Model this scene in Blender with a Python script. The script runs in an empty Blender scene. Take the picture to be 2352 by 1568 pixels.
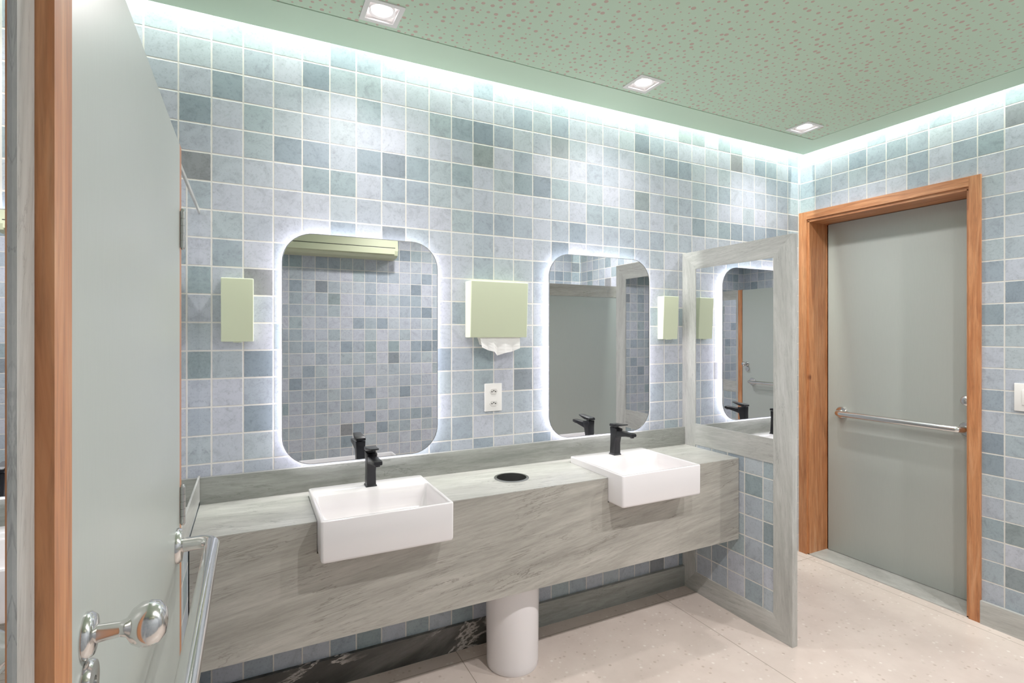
import bpy, bmesh, math, random
from mathutils import Vector, Matrix
random.seed(4)
S=bpy.context.scene
COL=bpy.context.collection
try:
    S.view_settings.view_transform='Standard'; S.view_settings.look='None'; S.view_settings.exposure=0.2; S.view_settings.gamma=1.17
except Exception: pass

# ---------------------------------------------------------------- dimensions
D=2.30; W=3.321; YB=-0.40; XL=-1.40; H=1.466
ZC=2.638; GAP=0.08
P=2.262; PE=1.604          # right partition face / end
XP=-0.17                   # left partition face
CF=1.904; CT=0.8238; CB=0.4053
PT=0.1074; U0=-0.1324; Z0=1.509
DX=3.506

# ---------------------------------------------------------------- materials
def lin(h):
    h=h.lstrip('#'); c=[int(h[i:i+2],16)/255 for i in (0,2,4)]
    return tuple(((x/12.92) if x<=0.04045 else ((x+0.055)/1.055)**2.4) for x in c)+(1,)
class N:
    def __init__(s,name):
        s.m=bpy.data.materials.new(name); s.m.use_nodes=True; s.t=s.m.node_tree
        s.b=s.t.nodes['Principled BSDF']
    def n(s,ty,**k):
        x=s.t.nodes.new(ty)
        for a,b in k.items(): setattr(x,a,b)
        return x
    def l(s,a,b): s.t.links.new(a,b)
    def put(s,sock,v):
        if hasattr(v,'is_linked') or hasattr(v,'links'): s.l(v,sock)
        else: sock.default_value=v
    def math(s,op,a,b=None,c=None):
        x=s.n('ShaderNodeMath',operation=op); s.put(x.inputs[0],a)
        if b is not None: s.put(x.inputs[1],b)
        if c is not None: s.put(x.inputs[2],c)
        return x.outputs[0]
    def ramp(s,f,stops,interp='LINEAR'):
        x=s.n('ShaderNodeValToRGB'); x.color_ramp.interpolation=interp
        e=x.color_ramp.elements
        while len(e)<len(stops): e.new(0.5)
        for i,(p,c) in enumerate(stops):
            e[i].position=p; e[i].color=lin(c) if isinstance(c,str) else (c,c,c,1)
        s.l(f,x.inputs[0]); return x.outputs[0]
    def mix(s,f,a,b,mode='MIX'):
        x=s.n('ShaderNodeMix',data_type='RGBA',blend_type=mode)
        s.put(x.inputs[0],f); s.put(x.inputs[6],a); s.put(x.inputs[7],b); return x.outputs[2]
    def noise(s,v,scale,detail=4,rough=.6,dist=0):
        x=s.n('ShaderNodeTexNoise'); x.inputs['Scale'].default_value=scale
        x.inputs['Detail'].default_value=detail; x.inputs['Roughness'].default_value=rough
        x.inputs['Distortion'].default_value=dist
        s.l(v,x.inputs['Vector']); return x.outputs['Fac']
    def pos(s): return s.n('ShaderNodeNewGeometry').outputs['Position']
    def map(s,v,sc=(1,1,1),rot=(0,0,0)):
        a=s.n('ShaderNodeVectorRotate',rotation_type='EULER_XYZ'); a.inputs['Rotation'].default_value=rot; s.l(v,a.inputs['Vector'])
        x=s.n('ShaderNodeMapping'); x.inputs['Scale'].default_value=sc
        s.l(a.outputs[0],x.inputs['Vector']); return x.outputs[0]
    def bump(s,h,st=.3,dist=.002):
        x=s.n('ShaderNodeBump'); x.inputs['Strength'].default_value=st; x.inputs['Distance'].default_value=dist
        s.l(h,x.inputs['Height']); s.l(x.outputs[0],s.b.inputs['Normal'])
    def set(s,**k):
        for a,v in k.items():
            s.put(s.b.inputs[{'col':'Base Color','rough':'Roughness','metal':'Metallic','spec':'Specular IOR Level','coat':'Coat Weight','em':'Emission Color','es':'Emission Strength'}[a]],v)
        return s.m

def plain(name,c,rough=.4,metal=0,var=0.04,scale=8,coat=0):
    m=N(name); p=m.pos(); f=m.noise(p,scale,3)
    c0=lin(c); a=tuple(x*(1-var) for x in c0[:3])+(1,); b=tuple(min(1,x*(1+var)) for x in c0[:3])+(1,)
    m.set(col=m.mix(f,a,b),rough=rough,metal=metal,coat=coat); return m.m

def tile_mat(name,axis,u0):
    m=N(name); p=m.pos(); sp=m.n('ShaderNodeSeparateXYZ'); m.l(p,sp.inputs[0])
    u=m.math('DIVIDE',m.math('SUBTRACT',sp.outputs[axis],u0),PT)
    v=m.math('DIVIDE',m.math('SUBTRACT',sp.outputs[2],Z0),PT)
    cu=m.math('FLOOR',u); cv=m.math('FLOOR',v); fu=m.math('FRACT',u); fv=m.math('FRACT',v)
    g=.017
    def edge(f): return m.math('MINIMUM',f,m.math('SUBTRACT',1.0,f))
    e=m.math('MINIMUM',edge(fu),edge(fv))
    wob=m.math('MULTIPLY',m.math('SUBTRACT',m.noise(p,45,3),.5),.026)
    e=m.math('ADD',e,wob)
    grout=m.n('ShaderNodeMapRange'); grout.inputs[1].default_value=g; grout.inputs[2].default_value=g+.018
    m.l(e,grout.inputs[0]); gm=grout.outputs[0]
    cv3=m.n('ShaderNodeCombineXYZ'); m.l(cu,cv3.inputs[0]); m.l(cv,cv3.inputs[1]); cv3.inputs[2].default_value=5.3+axis
    wn=m.n('ShaderNodeTexWhiteNoise',noise_dimensions='3D'); m.l(cv3.outputs[0],wn.inputs[0])
    col=m.ramp(wn.outputs['Value'],[(0,'#b7bbc6'),(.3,'#b0b6c1'),(.55,'#a7afb9'),(.72,'#9da8b2'),(.85,'#8e9ba6'),(.95,'#7c8994'),(1,'#838588')])
    s2=m.n('ShaderNodeSeparateColor'); m.l(wn.outputs['Color'],s2.inputs[0])
    col=m.mix(m.ramp(s2.outputs[1],[(.45,0.0),(1,.42)]),col,lin('#96aaa7'))
    sc=m.n('ShaderNodeVectorMath',operation='SCALE'); m.l(wn.outputs['Color'],sc.inputs[0]); sc.inputs['Scale'].default_value=7
    ad=m.n('ShaderNodeVectorMath',operation='ADD'); m.l(p,ad.inputs[0]); m.l(sc.outputs[0],ad.inputs[1])
    n1=m.noise(ad.outputs[0],18,8,.72,.8); n2=m.noise(ad.outputs[0],100,5,.75)
    mo=m.ramp(n1,[(.3,.66),(.5,.93),(.68,1.0)]); col=m.mix(.85,col,mo,'MULTIPLY')
    mo2=m.ramp(n2,[(.36,.62),(.47,1.0)]); col=m.mix(.5,col,mo2,'MULTIPLY')
    col=m.mix(gm,lin('#d0cdc6'),col)
    m.set(col=col,rough=m.ramp(gm,[(0,.8),(1,.45)]),spec=.3)
    hh=m.math('ADD',m.math('MULTIPLY',gm,1.0),m.math('MULTIPLY',n1,.25)); m.bump(hh,.4,.0025)
    return m.m

def stone_mat(name,streak,base=('#8e9490','#b1b7b3','#c9cec9'),dark='#6d746f',rot=(0,0,0),rough=.28,vk=.6,fine=26,vw=1.0,vs=3.4,fk=.6):
    m=N(name); p=m.pos(); q=m.map(p,streak,rot)
    n1=m.noise(q,1.3,10,.62,.7); n2=m.noise(q,vs,8,.62,.8)
    c=m.ramp(n1,[(.3,base[0]),(.5,base[1]),(.7,base[2])])
    v=m.ramp(n2,[(.5-.015*vw,0.0),(.5-.0025*vw,1.0),(.5+.002*vw,1.0),(.5+.012*vw,0.0)])
    n4=m.noise(p,3.2,2); k=m.ramp(n4,[(.42,0.0),(.6,vk)])
    c=m.mix(m.math('MULTIPLY',v,k),c,lin(dark))
    n3=m.noise(q,fine,6,.75); c=m.mix(fk,c,m.ramp(n3,[(.34,.68),(.6,1.0)]),'MULTIPLY')
    m.set(col=c,rough=rough); return m.m

tile_x=tile_mat('glazed_tile_x',0,U0)
tile_y=tile_mat('glazed_tile_y',1,2.30)
stone_ctr=stone_mat('quartzite_front',(.8,2,9),rot=(0,math.radians(8),0),base=('#938f87','#a8a49b','#bbb6ad'),dark='#645f56',vk=.65,fine=12,fk=.7,vs=2.4)
stone_top=stone_mat('quartzite_top',(1,7,5),base=('#a5a59e','#b8b7b0','#cbcac4'),dark='#7f7f78',rot=(0,0,.12),fk=.7,fine=12,vk=.8)
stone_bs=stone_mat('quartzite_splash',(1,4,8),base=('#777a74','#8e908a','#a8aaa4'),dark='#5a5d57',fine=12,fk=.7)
stone_v=stone_mat('quartzite_vertical',(11,11,1.2),base=('#a2a29d','#b3b3ae','#c8c8c4'),dark='#838380',rot=(.08,0,0),fine=12)
stone_h=stone_mat('quartzite_horizontal',(3,1.2,11),base=('#a0a09b','#b1b1ac','#c6c6c2'),dark='#81817d',rot=(.08,0,0),fine=12)
stone_dark=stone_mat('dark_marble',(1.2,3,3.5),base=('#252523','#454440','#6d6a65'),dark='#cfc6be',rot=(0,.3,0),rough=.2,vk=.85,vw=2.2,vs=2.0,fk=.3)
green=plain('green_ceiling_paint','#c6e0c6',.55,0,.02,3)
dis_green=plain('pale_green_plastic','#cbd4b4',.4,0,.02)
ac_green=plain('olive_green_paint','#b7bd9c',.4,0,.02)
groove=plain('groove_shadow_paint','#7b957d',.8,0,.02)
white_paint=plain('white_paint','#dfe3dc',.7,0,.02)
porcelain=plain('white_porcelain','#e9e4e5',.12,0,.01,3,.5)
plastic=plain('white_plastic','#e6e4e0',.3,0,.01)
paper=plain('white_paper','#ecebe9',.9,0,.02,20)
black=plain('matte_black_metal','#1c1c20',.32,.3,.1)
chrome=plain('chrome','#dcdad8',.16,1,.01)
steel=plain('satin_steel','#b8b8b6',.25,1,.05)
dark_in=plain('dark_interior','#1b1b18',.6,0,.1)

def door_mat():
    m=N('grey_green_laminate'); p=m.pos(); q=m.map(p,(6,6,.5)); f=m.noise(q,40,3)
    m.set(col=m.mix(f,lin('#a8aea8'),lin('#afb5af')),rough=.36); return m.m
doorm=door_mat()
def wood_mat(name,sc):
    m=N(name); p=m.pos(); q=m.map(p,sc)
    n=m.noise(q,6,6,.6,1.2); c=m.ramp(n,[(.25,'#9a5730'),(.45,'#b77345'),(.6,'#c68455'),(.8,'#d49c72')])
    n2=m.noise(q,28,4,.65,.5); c=m.mix(.75,c,m.ramp(n2,[(.34,.64),(.55,1.0)]),'MULTIPLY')
    k=m.n('ShaderNodeTexVoronoi'); k.inputs['Scale'].default_value=3.1; m.l(m.map(p,(1,1,.6)),k.inputs['Vector'])
    c=m.mix(m.ramp(k.outputs['Distance'],[(.02,1.0),(.05,0.0)]),c,lin('#6c3518'))
    m.set(col=c,rough=.45); m.bump(n,.1,.001); return m.m
wood=wood_mat('orange_wood',(5,5,.35)); wood_h=wood_mat('orange_wood_head',(5,.35,5))
def mirror_mat():
    m=N('mirror_glass'); p=m.pos(); f=m.noise(p,2,1)
    m.set(col=m.mix(f,(.81,.82,.84,1),(.82,.83,.85,1)),rough=.0,metal=1); return m.m
mirr=mirror_mat()
def floor_mat():
    m=N('terrazzo_floor'); p=m.pos()
    n=m.noise(p,5,5,.6); c=m.ramp(n,[(.3,'#cabab0'),(.7,'#d8c9bf')])
    v=m.n('ShaderNodeTexVoronoi'); v.inputs['Scale'].default_value=42; m.l(p,v.inputs['Vector'])
    s=m.n('ShaderNodeSeparateColor'); m.l(v.outputs['Color'],s.inputs[0])
    spot=m.math('MULTIPLY',m.ramp(v.outputs['Distance'],[(.2,1.0),(.34,0.0)]),m.ramp(s.outputs[0],[(.45,0.0),(.47,1.0)]))
    chip=m.mix(s.outputs[1],lin('#a48f7e'),lin('#efe8df'))
    c=m.mix(m.math('MULTIPLY',spot,.65),c,chip)
    sp=m.n('ShaderNodeSeparateXYZ'); m.l(p,sp.inputs[0])
    def j(o,off,size):
        f=m.math('FRACT',m.math('DIVIDE',m.math('ADD',o,off),size)); e=m.math('MINIMUM',f,m.math('SUBTRACT',1.0,f))
        return m.math('LESS_THAN',e,.0018/size)
    jm=m.math('MAXIMUM',j(sp.outputs[0],10.0-2.45+1.2,1.2),j(sp.outputs[1],10.0-1.4,1.2))
    c=m.mix(jm,c,lin('#948779'))
    m.set(col=c,rough=.35); return m.m
floorm=floor_mat()
def perf_mat():
    m=N('perforated_green_panel'); p=m.pos()
    def holes(scale,lo,hi,off):
        mp=m.n('ShaderNodeMapping'); mp.inputs['Location'].default_value=off; mp.inputs['Scale'].default_value=(1,1,0); m.l(p,mp.inputs['Vector'])
        v=m.n('ShaderNodeTexVoronoi',voronoi_dimensions='2D'); v.inputs['Scale'].default_value=scale; v.inputs['Randomness'].default_value=.65
        m.l(mp.outputs[0],v.inputs['Vector'])
        s=m.n('ShaderNodeSeparateColor'); m.l(v.outputs['Color'],s.inputs[0])
        mr=m.n('ShaderNodeMapRange'); mr.inputs[3].default_value=lo; mr.inputs[4].default_value=hi
        m.l(m.math('POWER',s.outputs[2],1.9),mr.inputs[0])
        return m.math('LESS_THAN',v.outputs['Distance'],mr.outputs[0])
    h=m.math('MAXIMUM',holes(29,.10,.26,(.3,.1,0)),0.0)
    c=m.mix(h,lin('#c2dcc1'),lin('#c4ab9c'))
    m.set(col=c,rough=.6); m.bump(m.math('SUBTRACT',1.0,h),.15,.002); return m.m
perf=perf_mat()
def emis(name,c,s):
    m=N(name); p=m.pos(); f=m.noise(p,1,1)
    c0=lin(c); m.set(col=(0,0,0,1),em=m.mix(f,c0,c0),es=s); return m.m
led_em=emis('mirror_backlight_strip','#fff8ff',22)
lamp_em=emis('lamp_glow','#fff6ff',16)

# ---------------------------------------------------------------- mesh helpers
def new(name,bm,mats,parent=None,smooth=False,angle=40):
    me=bpy.data.meshes.new(name); bm.normal_update(); bm.to_mesh(me); bm.free()
    o=bpy.data.objects.new(name,me); COL.objects.link(o)
    for x in (mats if isinstance(mats,(list,tuple)) else [mats]): me.materials.append(x)
    if smooth:
        for f in me.polygons: f.use_smooth=True
        try: me.set_sharp_from_angle(angle=math.radians(angle))
        except Exception: pass
    if parent is not None:
        o.parent=parent; o.matrix_parent_inverse=parent.matrix_world.inverted()
    return o
def empty(name,loc):
    e=bpy.data.objects.new(name,None); e.location=loc; e.empty_display_size=.05; COL.objects.link(e)
    bpy.context.view_layer.update(); return e
def bx(bm,x0,x1,y0,y1,z0,z1,mi=0,bev=0,seg=2):
    r=bmesh.ops.create_cube(bm,size=1); vs=r['verts']
    for v in vs: v.co=Vector(((x0+x1)/2+v.co.x*(x1-x0),(y0+y1)/2+v.co.y*(y1-y0),(z0+z1)/2+v.co.z*(z1-z0)))
    fs=set(f for v in vs for f in v.link_faces)
    if bev:
        es=list(set(e for f in fs for e in f.edges))
        rr=bmesh.ops.bevel(bm,geom=es,offset=bev,segments=seg,affect='EDGES',profile=.6)
        fs=set(rr['faces'])|set(f for f in fs if f.is_valid)
    for f in fs:
        if f.is_valid: f.material_index=mi
def box(name,a,mats,parent=None,bev=0,seg=2):
    bm=bmesh.new(); bx(bm,*a,bev=bev,seg=seg); return new(name,bm,mats,parent,smooth=bev>0)
def struct(o): o['kind']='structure'; return o
def thing(o,label,cat,group=None):
    o['label']=label; o['category']=cat
    if group: o['group']=group
    return o
def loft(bm,rings,cap0=True,cap1=True,mi=0,close=False):
    R=[[bm.verts.new(c) for c in r] for r in rings]; n=len(R[0])
    pairs=list(zip(R[:-1],R[1:]))
    if close: pairs.append((R[-1],R[0]))
    for a,b in pairs:
        for i in range(n):
            j=(i+1)%n; f=bm.faces.new((a[i],a[j],b[j],b[i])); f.material_index=mi
    if cap0 and not close: bm.faces.new(R[0][::-1]).material_index=mi
    if cap1 and not close: bm.faces.new(R[-1]).material_index=mi
    bmesh.ops.recalc_face_normals(bm,faces=bm.faces)
    return R
def rrect(x0,x1,y0,y1,r,n=6):
    pts=[]
    for cx,cy,a0 in ((x1-r,y1-r,0),(x0+r,y1-r,90),(x0+r,y0+r,180),(x1-r,y0+r,270)):
        for i in range(n+1):
            a=math.radians(a0+90*i/n); pts.append((cx+r*math.cos(a),cy+r*math.sin(a)))
    return pts
def circ(n=32): return [(math.cos(2*math.pi*i/n),math.sin(2*math.pi*i/n)) for i in range(n)]
def tube(bm,path,r,n=20,cap=True):
    rings=[]; m=len(path); path=[Vector(p) for p in path]
    t0=(path[1]-path[0]).normalized(); up=Vector((0,0,1)) if abs(t0.z)<.9 else Vector((1,0,0))
    a=t0.cross(up).normalized()
    for i,p in enumerate(path):
        t=(path[min(i+1,m-1)]-path[max(i-1,0)]).normalized()
        a=(a-t*a.dot(t)).normalized(); b=t.cross(a)
        rr=r[i] if isinstance(r,(list,tuple)) else r
        rings.append([p+a*(rr*c)+b*(rr*s) for c,s in circ(n)])
    loft(bm,rings,cap,cap)
def lathe(bm,base,axis,prof,n=32,close=False):
    axis=Vector(axis).normalized(); up=Vector((0,0,1)) if abs(axis.z)<.9 else Vector((1,0,0))
    a=axis.cross(up).normalized(); b=axis.cross(a); base=Vector(base)
    loft(bm,[[base+axis*h+a*(max(r,1e-4)*c)+b*(max(r,1e-4)*s) for c,s in circ(n)] for r,h in prof],not close,not close,close=close)
def poly(name,outer,holes,thick,xf,mats,parent=None):
    cu=bpy.data.curves.new('tmp','CURVE'); cu.dimensions='2D'; cu.fill_mode='BOTH'
    for lp in [outer]+holes:
        s=cu.splines.new('POLY'); s.points.add(len(lp)-1)
        for i,(a,b) in enumerate(lp): s.points[i].co=(a,b,0,1)
        s.use_cyclic_u=True
    cu.extrude=.5
    o=bpy.data.objects.new('tmp',cu); COL.objects.link(o); bpy.context.view_layer.update()
    me=bpy.data.meshes.new_from_object(o.evaluated_get(bpy.context.evaluated_depsgraph_get()))
    bpy.data.objects.remove(o); bm=bmesh.new(); bm.from_mesh(me)
    bmesh.ops.remove_doubles(bm,verts=bm.verts,dist=1e-5)
    for v in bm.verts: v.co=Vector(xf(v.co.x,v.co.y,(v.co.z+.5)*thick))
    bmesh.ops.recalc_face_normals(bm,faces=bm.faces)
    for f in bm.faces: f.material_index=0
    bpy.data.meshes.remove(me)
    o=new(name,bm,mats,parent)
    for f in o.data.polygons: f.use_smooth=False
    return o
def rectpts(a0,a1,b0,b1): return [(a0,b0),(a1,b0),(a1,b1),(a0,b1)]

# ---------------------------------------------------------------- shell
ZT=2.94
struct(box('wall_back',(XL,W,D,D+.1,0,ZT),tile_x))
struct(box('wall_front',(XL,W,YB-.1,YB,0,ZT),tile_x))
struct(box('wall_left',(XL-.1,XL,YB-.1,D+.1,0,ZT),tile_y))
OY0,OY1,OZ=1.366,2.245,2.226
bm=bmesh.new()
bx(bm,W,W+.22,YB-.1,OY0,0,ZT); bx(bm,W,W+.22,OY1,D+.1,0,ZT); bx(bm,W,W+.22,OY0,OY1,OZ,ZT)
struct(new('wall_right',bm,tile_y))
struct(box('floor',(XL-.1,W+.5,YB-.1,D+.1,-.08,0),floorm))
LY=1.925; LX=[.43,1.65,2.82]; FILL_Y=.35; FILL_X=[1.15,1.95,2.82]  # second pair: presumed rear row, out of view, added for fill light
hs=.062
holes=[rectpts(x-hs,x+hs,LY-hs,LY+hs) for x in LX]+[rectpts(x-hs,x+hs,FILL_Y-hs,FILL_Y+hs) for x in FILL_X]
c1=poly('ceiling',rectpts(XL,3.040,YB,2.020),holes,.022,lambda a,b,t:(a,b,ZC+t),perf); struct(c1)
gx,gy=3.046,2.026
Lp=[(XL,gy),(gx,gy),(gx,YB),(W-GAP,YB),(W-GAP,D-GAP),(XL,D-GAP)]
c2=poly('trim_1',Lp,[],.022,lambda a,b,t:(a,b,ZC+t),green); struct(c2)
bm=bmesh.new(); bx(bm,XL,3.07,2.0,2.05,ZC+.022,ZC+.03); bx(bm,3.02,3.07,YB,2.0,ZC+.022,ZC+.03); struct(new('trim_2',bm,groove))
struct(box('trim_3',(XL,W,YB,D,ZT,ZT+.05),white_paint))
bm=bmesh.new(); bx(bm,XP,1.22,D-.018,D,0,.117,0); bx(bm,1.22,P,D-.018,D,0,.117,1)
struct(new('baseboard_back',bm,[stone_dark,stone_bs]))
bm=bmesh.new(); bx(bm,W-.018,W,.36,1.316,0,.117)
struct(new('baseboard_right',bm,stone_h))
struct(box('trim_4',(W,DX+.05,OY0,OY1,0,.006),stone_h))

# ---------------------------------------------------------------- right door
cas=.012
bm=bmesh.new()
bx(bm,W-cas,W+.004,OY1,D-.001,0,2.276); bx(bm,W-cas,W+.004,1.316,OY0,0,2.276)
bx(bm,W,DX+.05,OY1-.012,OY1,0,2.214); bx(bm,W,DX+.05,OY0,OY0+.012,0,2.214)
bx(bm,DX,DX+.03,OY1-.022,OY1-.012,0,2.214)
bx(bm,W-cas,W+.004,OY0,OY1,2.226,2.276,1); bx(bm,W,DX+.05,OY0,OY1,2.208,2.226,1)
struct(new('trim_5',bm,[wood,wood_h]))
d1=struct(box('door_1',(DX,DX+.04,OY0+.014,OY1-.014,.008,2.204),doorm,bev=.002))
def rail(name,parent,x_face,sx,y0,y1,z,off=.066,r=.016,label=None):
    bm=bmesh.new(); pts=[]; cr=.030; X=x_face+sx*off
    pts.append((x_face+sx*.002,y0,z)); pts.append((X-sx*cr,y0,z))
    for i in range(1,9):
        a=math.pi/2*i/8; pts.append((X-sx*cr+sx*cr*math.sin(a),y0+(1 if y1>y0 else -1)*cr*(1-math.cos(a)),z))
    s=1 if y1>y0 else -1
    for i in range(0,9):
        a=math.pi/2*i/8; pts.append((X-sx*cr*(1-math.cos(a)),y1-s*cr+s*cr*math.sin(a),z))
    pts.append((x_face+sx*.002,y1,z))
    tube(bm,pts,r,24)
    for y in (y0,y1): lathe(bm,(x_face,y,z),(sx,0,0),[(.040,0),(.040,.006),(.035,.012),(r+.001,.014),(r+.001,.0145)],32)
    o=new(name,bm,chrome,parent,smooth=True)
    if label: o['label']=label
    return o
def knob(name,parent,x_face,sx,y,z,k=1.0):
    bm=bmesh.new()
    lathe(bm,(x_face,y,z),(sx,0,0),[(.0255*k,0),(.0255*k,.004),(.021*k,.009),(.010*k,.011),(.0085*k,.030),(.0105*k,.036),(.019*k,.041),(.0245*k,.049),(.0255*k,.057),(.0225*k,.066),(.014*k,.072),(.002,.0735)],40)
    return new(name,bm,chrome,parent,smooth=True,angle=50)
rail('grab_rail',d1,DX,-1,2.13,1.45,.945,r=.019,label='polished chrome horizontal grab rail')
knob('door_knob',d1,DX,-1,1.432,1.105,1.15)

sw=empty('light_switch',(W,1.135,1.16)); thing(sw,'white plastic light switch plate on the blue tiled wall','light switch')
box('plate',(W-.010,W-.0005,1.085,1.187,1.094,1.228),plastic,sw,bev=.003)
box('rocker',(W-.014,W-.010,1.115,1.157,1.125,1.197),plastic,sw,bev=.0015)

# ---------------------------------------------------------------- partitions
def frame_piece(bm,pts,x0,x1,mi=0):
    a=[bm.verts.new((x0,y,z)) for y,z in pts]; b=[bm.verts.new((x1,y,z)) for y,z in pts]; n=len(pts)
    fs=[bm.faces.new(a),bm.faces.new(b[::-1])]+[bm.faces.new((a[i],b[i],b[(i+1)%n],a[(i+1)%n])) for i in range(n)]
    for f in fs: f.material_index=mi
    bmesh.ops.recalc_face_normals(bm,faces=fs)
pt=empty('stall_partition',(P+.018,1.95,0)); thing(pt,'tiled partition screen with mitred grey stone frame and inset mirror','partition')
PH=1.934; w=.10; x0,x1=P,P+.036; ya,yb=PE,D-.0005
bm=bmesh.new()
frame_piece(bm,[(ya,0),(ya,PH),(ya+w,PH-w),(ya+w,.112)],x0,x1,0)
frame_piece(bm,[(yb,0),(yb,PH),(yb-w,PH-w),(yb-w,.112)],x0,x1,0)
frame_piece(bm,[(ya,PH),(yb,PH),(yb-w,PH-w),(ya+w,PH-w)],x0,x1,1)
frame_piece(bm,[(ya,0),(yb,0),(yb-w,.112),(ya+w,.112)],x0,x1,1)
frame_piece(bm,[(ya+w,.838),(yb-w,.838),(yb-w,.957),(ya+w,.957)],x0,x1,1)
new('stone_frame',bm,[stone_v,stone_h],pt)
box('tile_panel',(x0+.003,x1-.003,ya+w,yb-w,.112,.838),tile_y,pt)
box('mirror_panel',(x0+.003,x1-.003,ya+w,yb-w,.957,PH-w),mirr,pt)

pl=empty('stall_partition',(XP-.018,1.95,0)); thing(pl,'stone-capped partition with inset mirror at the end of the counter','partition')
x0,x1=XP-.036,XP; ya=1.556
bm=bmesh.new()
frame_piece(bm,[(ya,PH-.014),(yb,PH-.014),(yb,PH),(ya,PH)],x0,x1,1)
frame_piece(bm,[(ya,0),(yb,0),(yb,.112),(ya,.112)],x0,x1,1)
frame_piece(bm,[(ya,.838),(yb,.838),(yb,.93),(ya,.93)],x0,x1,1)
frame_piece(bm,[(ya,.112),(ya+w,.112),(ya+w,.838),(ya,.838)],x0,x1,0)
frame_piece(bm,[(ya,.93),(ya+w,.93),(ya+w,PH-.014),(ya,PH-.014)],x0,x1,0)
new('stone_frame',bm,[stone_v,stone_h],pl)
box('tile_panel',(x0+.003,x1-.003,ya+w,yb,.112,.838),tile_y,pl)
box('mirror_panel',(x0+.003,x1-.003,ya+w,yb,.93,PH-.014),mirr,pl)

XN=-.163
pn=empty('stall_partition',(XN-.018,.2,0)); thing(pn,'stone-framed partition with inset mirror beside the open stall door','partition')
x0,x1=XN-.036,XN; ya=YB+.001; yb2=.5755
bm=bmesh.new()
frame_piece(bm,[(yb2,0),(yb2,PH),(yb2-.037,PH-w),(yb2-.037,.112)],x0,x1,0)
frame_piece(bm,[(ya,PH),(yb2,PH),(yb2-.037,PH-w),(ya,PH-w)],x0,x1,1)
frame_piece(bm,[(ya,0),(yb2,0),(yb2-.037,.112),(ya,.112)],x0,x1,1)
frame_piece(bm,[(ya,.838),(yb2-.037,.838),(yb2-.037,.957),(ya,.957)],x0,x1,1)
new('stone_frame',bm,[stone_v,stone_h],pn)
box('tile_panel',(x0+.003,x1-.003,ya,yb2-.037,.112,.838),tile_y,pn)
box('mirror_panel',(x0+.003,x1-.003,ya,yb2-.037,.957,PH-w),mirr,pn)

pm=empty('stall_partition',(2.85,.31,0)); thing(pm,'grey-green laminate cubicle front with grey stone top rail','partition')
box('door_leaf',(2.32,W-.001,.30,.33,0.01,PH-.11),doorm,pm)
box('top_rail',(2.32,W-.001,.295,.335,PH-.11,PH),stone_ctr,pm)

# ---------------------------------------------------------------- left door
XD=-.155
bm=bmesh.new()
bx(bm,XD-.20,-.150,.5762,.6255,0,PH+.0,0)
bx(bm,XD-.20,XD-.001,1.517,1.5555,0,PH,0)
struct(new('trim_6',bm,wood))
d2=struct(box('door_2',(XD-.038,XD,.628,1.514,.01,1.930),doorm,bev=.0015))
rail('grab_rail',d2,XD,1,1.447,.757,.970,off=.074,label='polished chrome horizontal grab rail')
knob('door_knob',d2,XD,1,.690,1.150,.93)
bm=bmesh.new(); lathe(bm,(XD,.690,1.098),(1,0,0),[(.0255,0),(.0255,.004),(.023,.008),(.008,.0085),(.008,.006)],32)
new('lock_rose',bm,chrome,d2,smooth=True)
for z in (1.722,1.045,.30):
    bm=bmesh.new()
    for k in range(5):
        z0=z-.045+k*.018; lathe(bm,(XD+.006,1.5155,z0+.0005),(0,0,1),[(.006,0),(.006,.017)],16)
    lathe(bm,(XD+.006,1.5155,z-.049),(0,0,1),[(.003,0),(.0045,.002),(.0045,.098),(.003,.1)],12)
    new('hinge',bm,steel,d2,smooth=True)

# ---------------------------------------------------------------- vanity counter
BX=[(.205,.663),(1.430,1.888)]; BY0,BY1=1.800,2.217; BZ=.854
vc=empty('vanity_counter',(1.05,2.1,0)); thing(vc,'long grey-veined stone vanity counter with deep apron on the tiled wall','counter')
o=[(XP,D-.02),(XP,CF)]
for a,b in BX: o+=[(a-.001,CF),(a-.001,BY1+.001),(b+.001,BY1+.001),(b+.001,CF)]
o+=[(P,CF),(P,D-.02)]
hole=[(1.042+.072*c,2.093+.072*s) for c,s in circ(48)]
poly('countertop',o,[hole],.003,lambda a,b,t:(a,b,CT-.003+t),stone_top,vc)
ap=[(XP,CB),(P,CB),(P,CT-.0032)]
for a,b in BX[::-1]: ap+=[(b+.001,CT-.0032),(b+.001,.7125),(a-.001,.7125),(a-.001,CT-.0032)]
ap+=[(XP,CT-.0032)]
poly('apron',ap,[],.022,lambda a,b,t:(a,CF+t,b),stone_ctr,vc)
box('underside',(XP,P,CF+.0225,D-.0005,CB+.002,CB+.02),white_paint,vc)
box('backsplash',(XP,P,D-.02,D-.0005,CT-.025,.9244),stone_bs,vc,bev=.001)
bm=bmesh.new(); lathe(bm,(1.042,2.093,CT-.16),(0,0,1),[(.0705,0),(.0705,.160),(.078,.1603),(.078,.1625),(.0665,.1635),(.0665,0)],48,close=True)
new('waste_chute_ring',bm,steel,vc,smooth=True)

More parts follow.
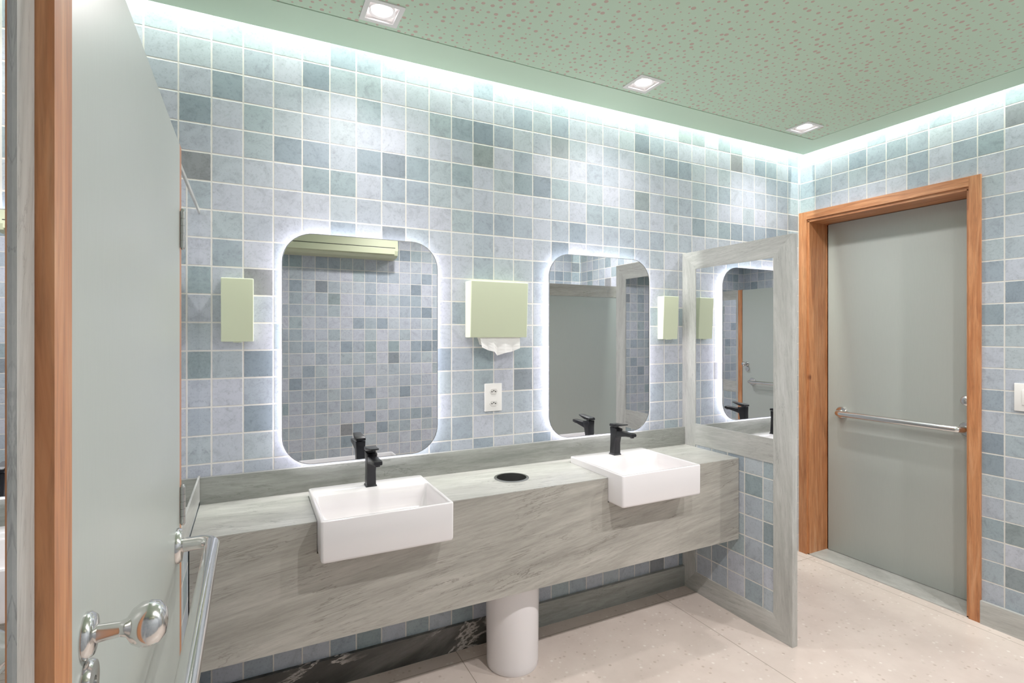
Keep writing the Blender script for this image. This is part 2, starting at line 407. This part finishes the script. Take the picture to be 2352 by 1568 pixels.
# ---------------------------------------------------------------- basins
def basin(x0,x1):
    e=empty('washbasin',((x0+x1)/2,(BY0+BY1)/2,.713))
    bm=bmesh.new(); rings=[]
    def R(x0,x1,y0,y1,r,z): rings.append([Vector((a,b,z)) for a,b in rrect(x0,x1,y0,y1,r,6)])
    t=.004
    R(x0+.02,x1-.02,BY0+.02,BY1-.02,.008,.7135)
    R(x0+.006,x1-.006,BY0+.006,BY1-.006,.010,.7145)
    R(x0+.002,x1-.002,BY0+.002,BY1-.002,.010,.718)
    R(x0+.0005,x1-.0005,BY0+.0005,BY1-.0005,.010,.725)
    R(x0,x1,BY0,BY1,.010,BZ-t)
    R(x0+.0012,x1-.0012,BY0+.0012,BY1-.0012,.0095,BZ-.0012)
    R(x0+t,x1-t,BY0+t,BY1-t,.009,BZ)
    ix0,ix1,iy0,iy1=x0+.013,x1-.013,BY0+.013,BY1-.125
    R(ix0-.003,ix1+.003,iy0-.003,iy1+.003,.010,BZ)
    R(ix0,ix1,iy0,iy1,.010,BZ-.003)
    R(ix0+.006,ix1-.006,iy0+.006,iy1-.01,.014,BZ-.05)
    R(ix0+.012,ix1-.012,iy0+.012,iy1-.02,.03,BZ-.095)
    R(ix0+.03,ix1-.03,iy0+.03,iy1-.04,.04,BZ-.108)
    R(ix0+.15,ix1-.15,iy0+.08,iy1-.09,.04,BZ-.113)
    loft(bm,rings)
    new('bowl',bm,porcelain,e,smooth=True,angle=50)
    cx=(x0+x1)/2; cy=(iy0+iy1)/2
    bm=bmesh.new(); lathe(bm,(cx,cy,BZ-.1135),(0,0,1),[(.030,0),(.030,.003),(.026,.005),(.022,.003),(.020,.006),(.001,.008)],32)
    new('drain',bm,chrome,e,smooth=True)
    return e
def dup(e,dx,dy=0,dz=0):
    n=e.copy(); COL.objects.link(n); n.location=e.location+Vector((dx,dy,dz))
    for c in list(e.children):
        k=c.copy(); COL.objects.link(k); k.parent=n
        k.matrix_parent_inverse=Matrix.Translation(-e.location)
    return n
b1=basin(*BX[0]); thing(b1,'white rectangular semi-recessed porcelain washbasin set in stone counter','sink','washbasins along the counter')
DXB=BX[1][0]-BX[0][0]
b2=dup(b1,DXB)

# ---------------------------------------------------------------- faucets
def faucet(cx,cy,zb):
    e=empty('faucet',(cx,cy,zb))
    def sec(y0,y1,wd,z,r=.004,dz=0):
        return [Vector((a,b,z+dz*(b-y0)/(y1-y0))) for a,b in rrect(cx-wd/2,cx+wd/2,y0,y1,r,4)]
    bm=bmesh.new()
    loft(bm,[sec(cy-.023,cy+.025,.044,zb),sec(cy-.023,cy+.025,.044,zb+.004),sec(cy-.020,cy+.022,.038,zb+.007),sec(cy-.021,cy+.019,.036,zb+.06),sec(cy-.030,cy+.017,.038,zb+.10),sec(cy-.036,cy+.018,.042,zb+.132,dz=.006),sec(cy-.034,cy+.016,.040,zb+.134,dz=.006)])
    new('body',bm,black,e,smooth=True)
    bm=bmesh.new()
    def vs(y,zc,hh,wd): return [Vector((cx+a,y,zc+b)) for a,b in rrect(-wd/2,wd/2,-hh/2,hh/2,.004,4)]
    loft(bm,[vs(cy-.012,zb+.108,.036,.036),vs(cy-.05,zb+.112,.028,.036),vs(cy-.10,zb+.117,.020,.035),vs(cy-.140,zb+.119,.017,.034),vs(cy-.146,zb+.119,.013,.030)])
    new('spout',bm,black,e,smooth=True)
    bm=bmesh.new()
    def vl(y,zc,hh,wd): return [Vector((cx+a,y,zc+b)) for a,b in rrect(-wd/2,wd/2,-hh/2,hh/2,min(.003,hh*.45),4)]
    loft(bm,[vl(cy+.022,zb+.148,.010,.040),vl(cy+.016,zb+.149,.014,.044),vl(cy-.02,zb+.151,.015,.045),vl(cy-.05,zb+.155,.010,.040),vl(cy-.078,zb+.160,.006,.036),vl(cy-.082,zb+.161,.004,.030)])
    lathe(bm,(cx,cy-.006,zb+.134),(0,0,1),[(.014,0),(.014,.012)],20)
    new('lever',bm,black,e,smooth=True)
    bm=bmesh.new(); lathe(bm,(cx,cy-.132,zb+.112),(0,0,-1),[(.010,0),(.010,.006),(.008,.007)],20); new('aerator',bm,black,e,smooth=True)
    return e
f1=faucet(.434,2.150,BZ); thing(f1,'matte black single-lever faucet standing on the white basin','faucet','basin faucets')
f2=dup(f1,DXB)

# ---------------------------------------------------------------- pedestal
bm=bmesh.new(); lathe(bm,(1.05,2.10,0),(0,0,1),[(.112,0),(.116,.008),(.116,.03),(.118,.2),(.121,.395),(.119,.405)],56)
pc=new('basin_pedestal',bm,porcelain,None,smooth=True); thing(pc,'round white column pipe cover standing under the counter','pedestal')

# ---------------------------------------------------------------- wall mirrors
MZ0,MZ1=.937,1.872; MY=2.262
def wmirror(x0,x1):
    e=empty('wall_mirror',((x0+x1)/2,MY,(MZ0+MZ1)/2))
    def ring(i,y,r): return [Vector((a,y,b)) for a,b in rrect(x0+i,x1-i,MZ0+i,MZ1-i,r,12)]
    bm=bmesh.new(); loft(bm,[ring(.0028,MY,.117),ring(.0028,MY+.004,.117)]); new('mirror_glass',bm,mirr,e)
    bm=bmesh.new(); loft(bm,[ring(.0026,MY-.001,.117),ring(.0,MY-.001,.12),ring(0,MY+.006,.12),ring(.0026,MY+.006,.117)],close=True); new('rim',bm,steel,e,smooth=True)
    bm=bmesh.new(); loft(bm,[ring(.042,MY+.005,.085),ring(.042,D-.001,.085)]); new('back_box',bm,white_paint,e)
    bm=bmesh.new(); loft(bm,[ring(.0395,MY+.008,.085),ring(.0395,MY+.026,.085),ring(.0415,MY+.026,.085),ring(.0415,MY+.008,.085)],close=True); new('light_strip',bm,led_em,e)
    return e
MX=[(.111,.755),(1.336,1.980)]
m1=wmirror(*MX[0]); thing(m1,'rounded rectangular backlit mirror on blue tiled wall above basin','mirror','backlit wall mirrors')
m2=dup(m1,MX[1][0]-MX[0][0])

# ---------------------------------------------------------------- dispensers
def soap(x0,x1):
    e=empty('soap_dispenser',((x0+x1)/2,D,1.44)); yf=D-.055
    bm=bmesh.new(); bx(bm,x0,x1,yf,D+.0005,1.436,1.678,0,.004,3)
    for v in bm.verts:
        if v.co.y<D-.03: v.co.y+= .012*max(0,(1.60-v.co.z))/.16
    new('cover',bm,dis_green,e,smooth=True)
    bm=bmesh.new(); bx(bm,x0+.04,x1-.04,D-.038,D-.018,1.433,1.4355,0,.001,2); new('nozzle',bm,dis_green,e,smooth=True)
    return e
s1=soap(-.0995,.011); thing(s1,'pale green soap dispenser mounted on the blue tiled wall','soap dispenser','wall soap dispensers')
s2=dup(s1,2.073+.0995)
td=empty('paper_towel_dispenser',(1.05,D,1.45)); thing(td,'pale green paper towel dispenser with white towel hanging out','towel dispenser')
bm=bmesh.new(); bx(bm,.902,1.197,D-.078,D+.0005,1.449,1.711,0,.005,3)
for v in bm.verts:
    if v.co.y<D-.04: v.co.y+= .014*max(0,(1.56-v.co.z))/.11
new('cover',bm,dis_green,td,smooth=True)
def sheet(bm,prof,y0,n=5,tilt=.0):
    g=[]
    for j in range(n+1):
        t=j/n; g.append([bm.verts.new((x_+dx*t,y0+yo*t-tilt*t,1.455-ln*t)) for x_,dx,ln,yo in prof])
    for j in range(n):
        for i in range(len(prof)-1): bm.faces.new((g[j][i],g[j][i+1],g[j+1][i+1],g[j+1][i]))
bm=bmesh.new()
sheet(bm,[(.955,.006,.052,0),(.985,.012,.066,.012),(1.02,.006,.074,.0),(1.045,.0,.092,.016),(1.085,-.004,.080,.004),(1.125,-.002,.074,.014),(1.165,-.006,.058,.0)],D-.052,5,.012)
sheet(bm,[(.948,.014,.040,0),(1.0,.0,.050,.006),(1.06,.0,.056,.0),(1.12,.0,.052,.006),(1.158,-.010,.066,.0)],D-.032,4)
new('paper_towel',bm,paper,td,smooth=False)

# ---------------------------------------------------------------- outlet
po=empty('power_outlet',(1.044,D,1.16)); thing(po,'white double power outlet plate on the tiled wall','power outlet')
box('plate',(.999,1.089,D-.009,D-.0005,1.095,1.228),plastic,po,bev=.003)
sock=plain('socket_plastic','#cfccc8',.35,0,.01)
for zc in (1.190,1.133):
    pts=[(1.044+.021*c*1.0,zc+.0125*s) for c,s in [(1,0),(.62,1),(-.62,1),(-1,0),(-.62,-1),(.62,-1)]]
    bm=bmesh.new(); loft(bm,[[Vector((a,D-.009,b)) for a,b in pts],[Vector((a,D-.0125,b)) for a,b in pts]]); new('socket',bm,sock,po)
    for k,(ax,az) in enumerate([(-.0095,-.001),(0,.003),(.0095,-.001)]):
        bm=bmesh.new(); lathe(bm,(1.044+ax,D-.0124,zc+az),(0,-1,0),[(.0032,0),(.0032,.0004)],12); new('pin_hole',bm,dark_in,po)

# ---------------------------------------------------------------- downlights
def downlight(x,y):
    e=empty('downlight',(x,y,ZC)); a=.070
    bm=bmesh.new()
    sq=lambda h,z,r=.004:[Vector((x+p,y+q,z)) for p,q in rrect(-h,h,-h,h,r,7)]
    ci=lambda r,z:[Vector((x+r*math.cos(t),y+r*math.sin(t),z)) for t in [2*math.pi*(i+.5)/32 for i in range(32)]]
    loft(bm,[sq(a,ZC-.0005),sq(a,ZC-.004),sq(.052,ZC-.004),sq(.050,ZC+.010),sq(.050,ZC+.04),sq(.053,ZC+.04),sq(.056,ZC-.0005)],close=True)
    new('frame',bm,plastic,e,smooth=True)
    bm=bmesh.new(); loft(bm,[ci(.047,ZC+.002),ci(.047,ZC+.018),ci(.038,ZC+.018),ci(.038,ZC+.006)],close=True); new('lamp_ring',bm,plastic,e,smooth=True)
    bm=bmesh.new(); loft(bm,[ci(.038,ZC+.010),ci(.038,ZC+.014)]); new('lamp',bm,lamp_em,e)
    bm=bmesh.new(); loft(bm,[sq(.0535,ZC+.0405),sq(.0535,ZC+.043)]); new('housing',bm,steel,e)
    return e
dl=downlight(LX[0],LY); thing(dl,'square white recessed downlight in the green perforated ceiling','downlight','ceiling downlights')
for x in LX[1:]: dup(dl,x-LX[0])
for x in FILL_X: dup(dl,x-LX[0],FILL_Y-LY)  # unseen rear fixtures, added to go with the fill spots

# ---------------------------------------------------------------- air conditioner (seen in the mirror)
ac=empty('air_conditioner',(.74,YB,2.05)); thing(ac,'olive green split air conditioner mounted high on the tiled wall','air conditioner')
dz=.085
prof=[(0,2.335+dz),(.17,2.335+dz),(.195,2.31+dz),(.200,2.13+dz),(.185,2.09+dz),(.14,2.072+dz),(0,2.068+dz)]
bm=bmesh.new(); loft(bm,[[Vector((x,YB+.0005+a,b)) for a,b in prof] for x in (.24,1.20)]); new('casing',bm,ac_green,ac)
bm=bmesh.new(); bx(bm,.27,1.17,YB+.197,YB+.206,2.098+dz,2.15+dz,0,.003); new('louver',bm,ac_green,ac)
bm=bmesh.new(); bx(bm,.265,1.175,YB+.196,YB+.2025,2.154+dz,2.159+dz); new('vent_slot',bm,dark_in,ac)

# ---------------------------------------------------------------- lights
def area(name,loc,rot,sx,sy,e,c=(1,1,1),spread=math.pi):
    l=bpy.data.lights.new(name,'AREA'); l.shape='RECTANGLE'; l.size=sx; l.size_y=sy; l.energy=e; l.color=c; l.spread=spread
    o=bpy.data.objects.new(name,l); COL.objects.link(o); o.location=loc; o.rotation_euler=rot; return o
CC=(.93,1,.92)
area('cove_light_back',((XL+W-GAP)/2,D-GAP+.014,ZC+.20),(math.radians(8),0,0),W-GAP-XL,.016,42,CC)
area('cove_light_right',(W-GAP+.014,(D-GAP+YB)/2,ZC+.20),(0,math.radians(-8),0),.016,D-GAP-YB,25,CC)
def spot(x,y,e,ang=120,r=.03,c=(1,.955,.94)):
    l=bpy.data.lights.new('downlight_or_fill_lamp','SPOT'); l.energy=e; l.spot_size=math.radians(ang); l.spot_blend=1; l.shadow_soft_size=r; l.color=c
    o=bpy.data.objects.new('downlight_or_fill_lamp',l); COL.objects.link(o); o.location=(x,y,ZC-.008)
for x in LX: spot(x,LY,30,150)
for x in FILL_X: spot(x,FILL_Y,70,168,.03)  # main fill: added spots for the unseen rear row
spot(-.8,1.3,45,165,.04); spot(-.8,.3,45,165,.04)  # added fill spots over the left stall, no fixtures there
w=bpy.data.worlds.new('world'); S.world=w; w.use_nodes=True
w.node_tree.nodes['Background'].inputs[0].default_value=(.8,.9,.85,1); w.node_tree.nodes['Background'].inputs[1].default_value=.3

# ---------------------------------------------------------------- camera
cd=bpy.data.cameras.new('camera'); cam=bpy.data.objects.new('camera',cd); COL.objects.link(cam)
cam.location=(0,0,H); cam.rotation_euler=(math.pi/2,0,-math.radians(26.52))
cd.sensor_width=36; cd.lens=36*1204/2352; cd.shift_y=-(784-766.3)/2352; cd.clip_start=.02
S.camera=cam
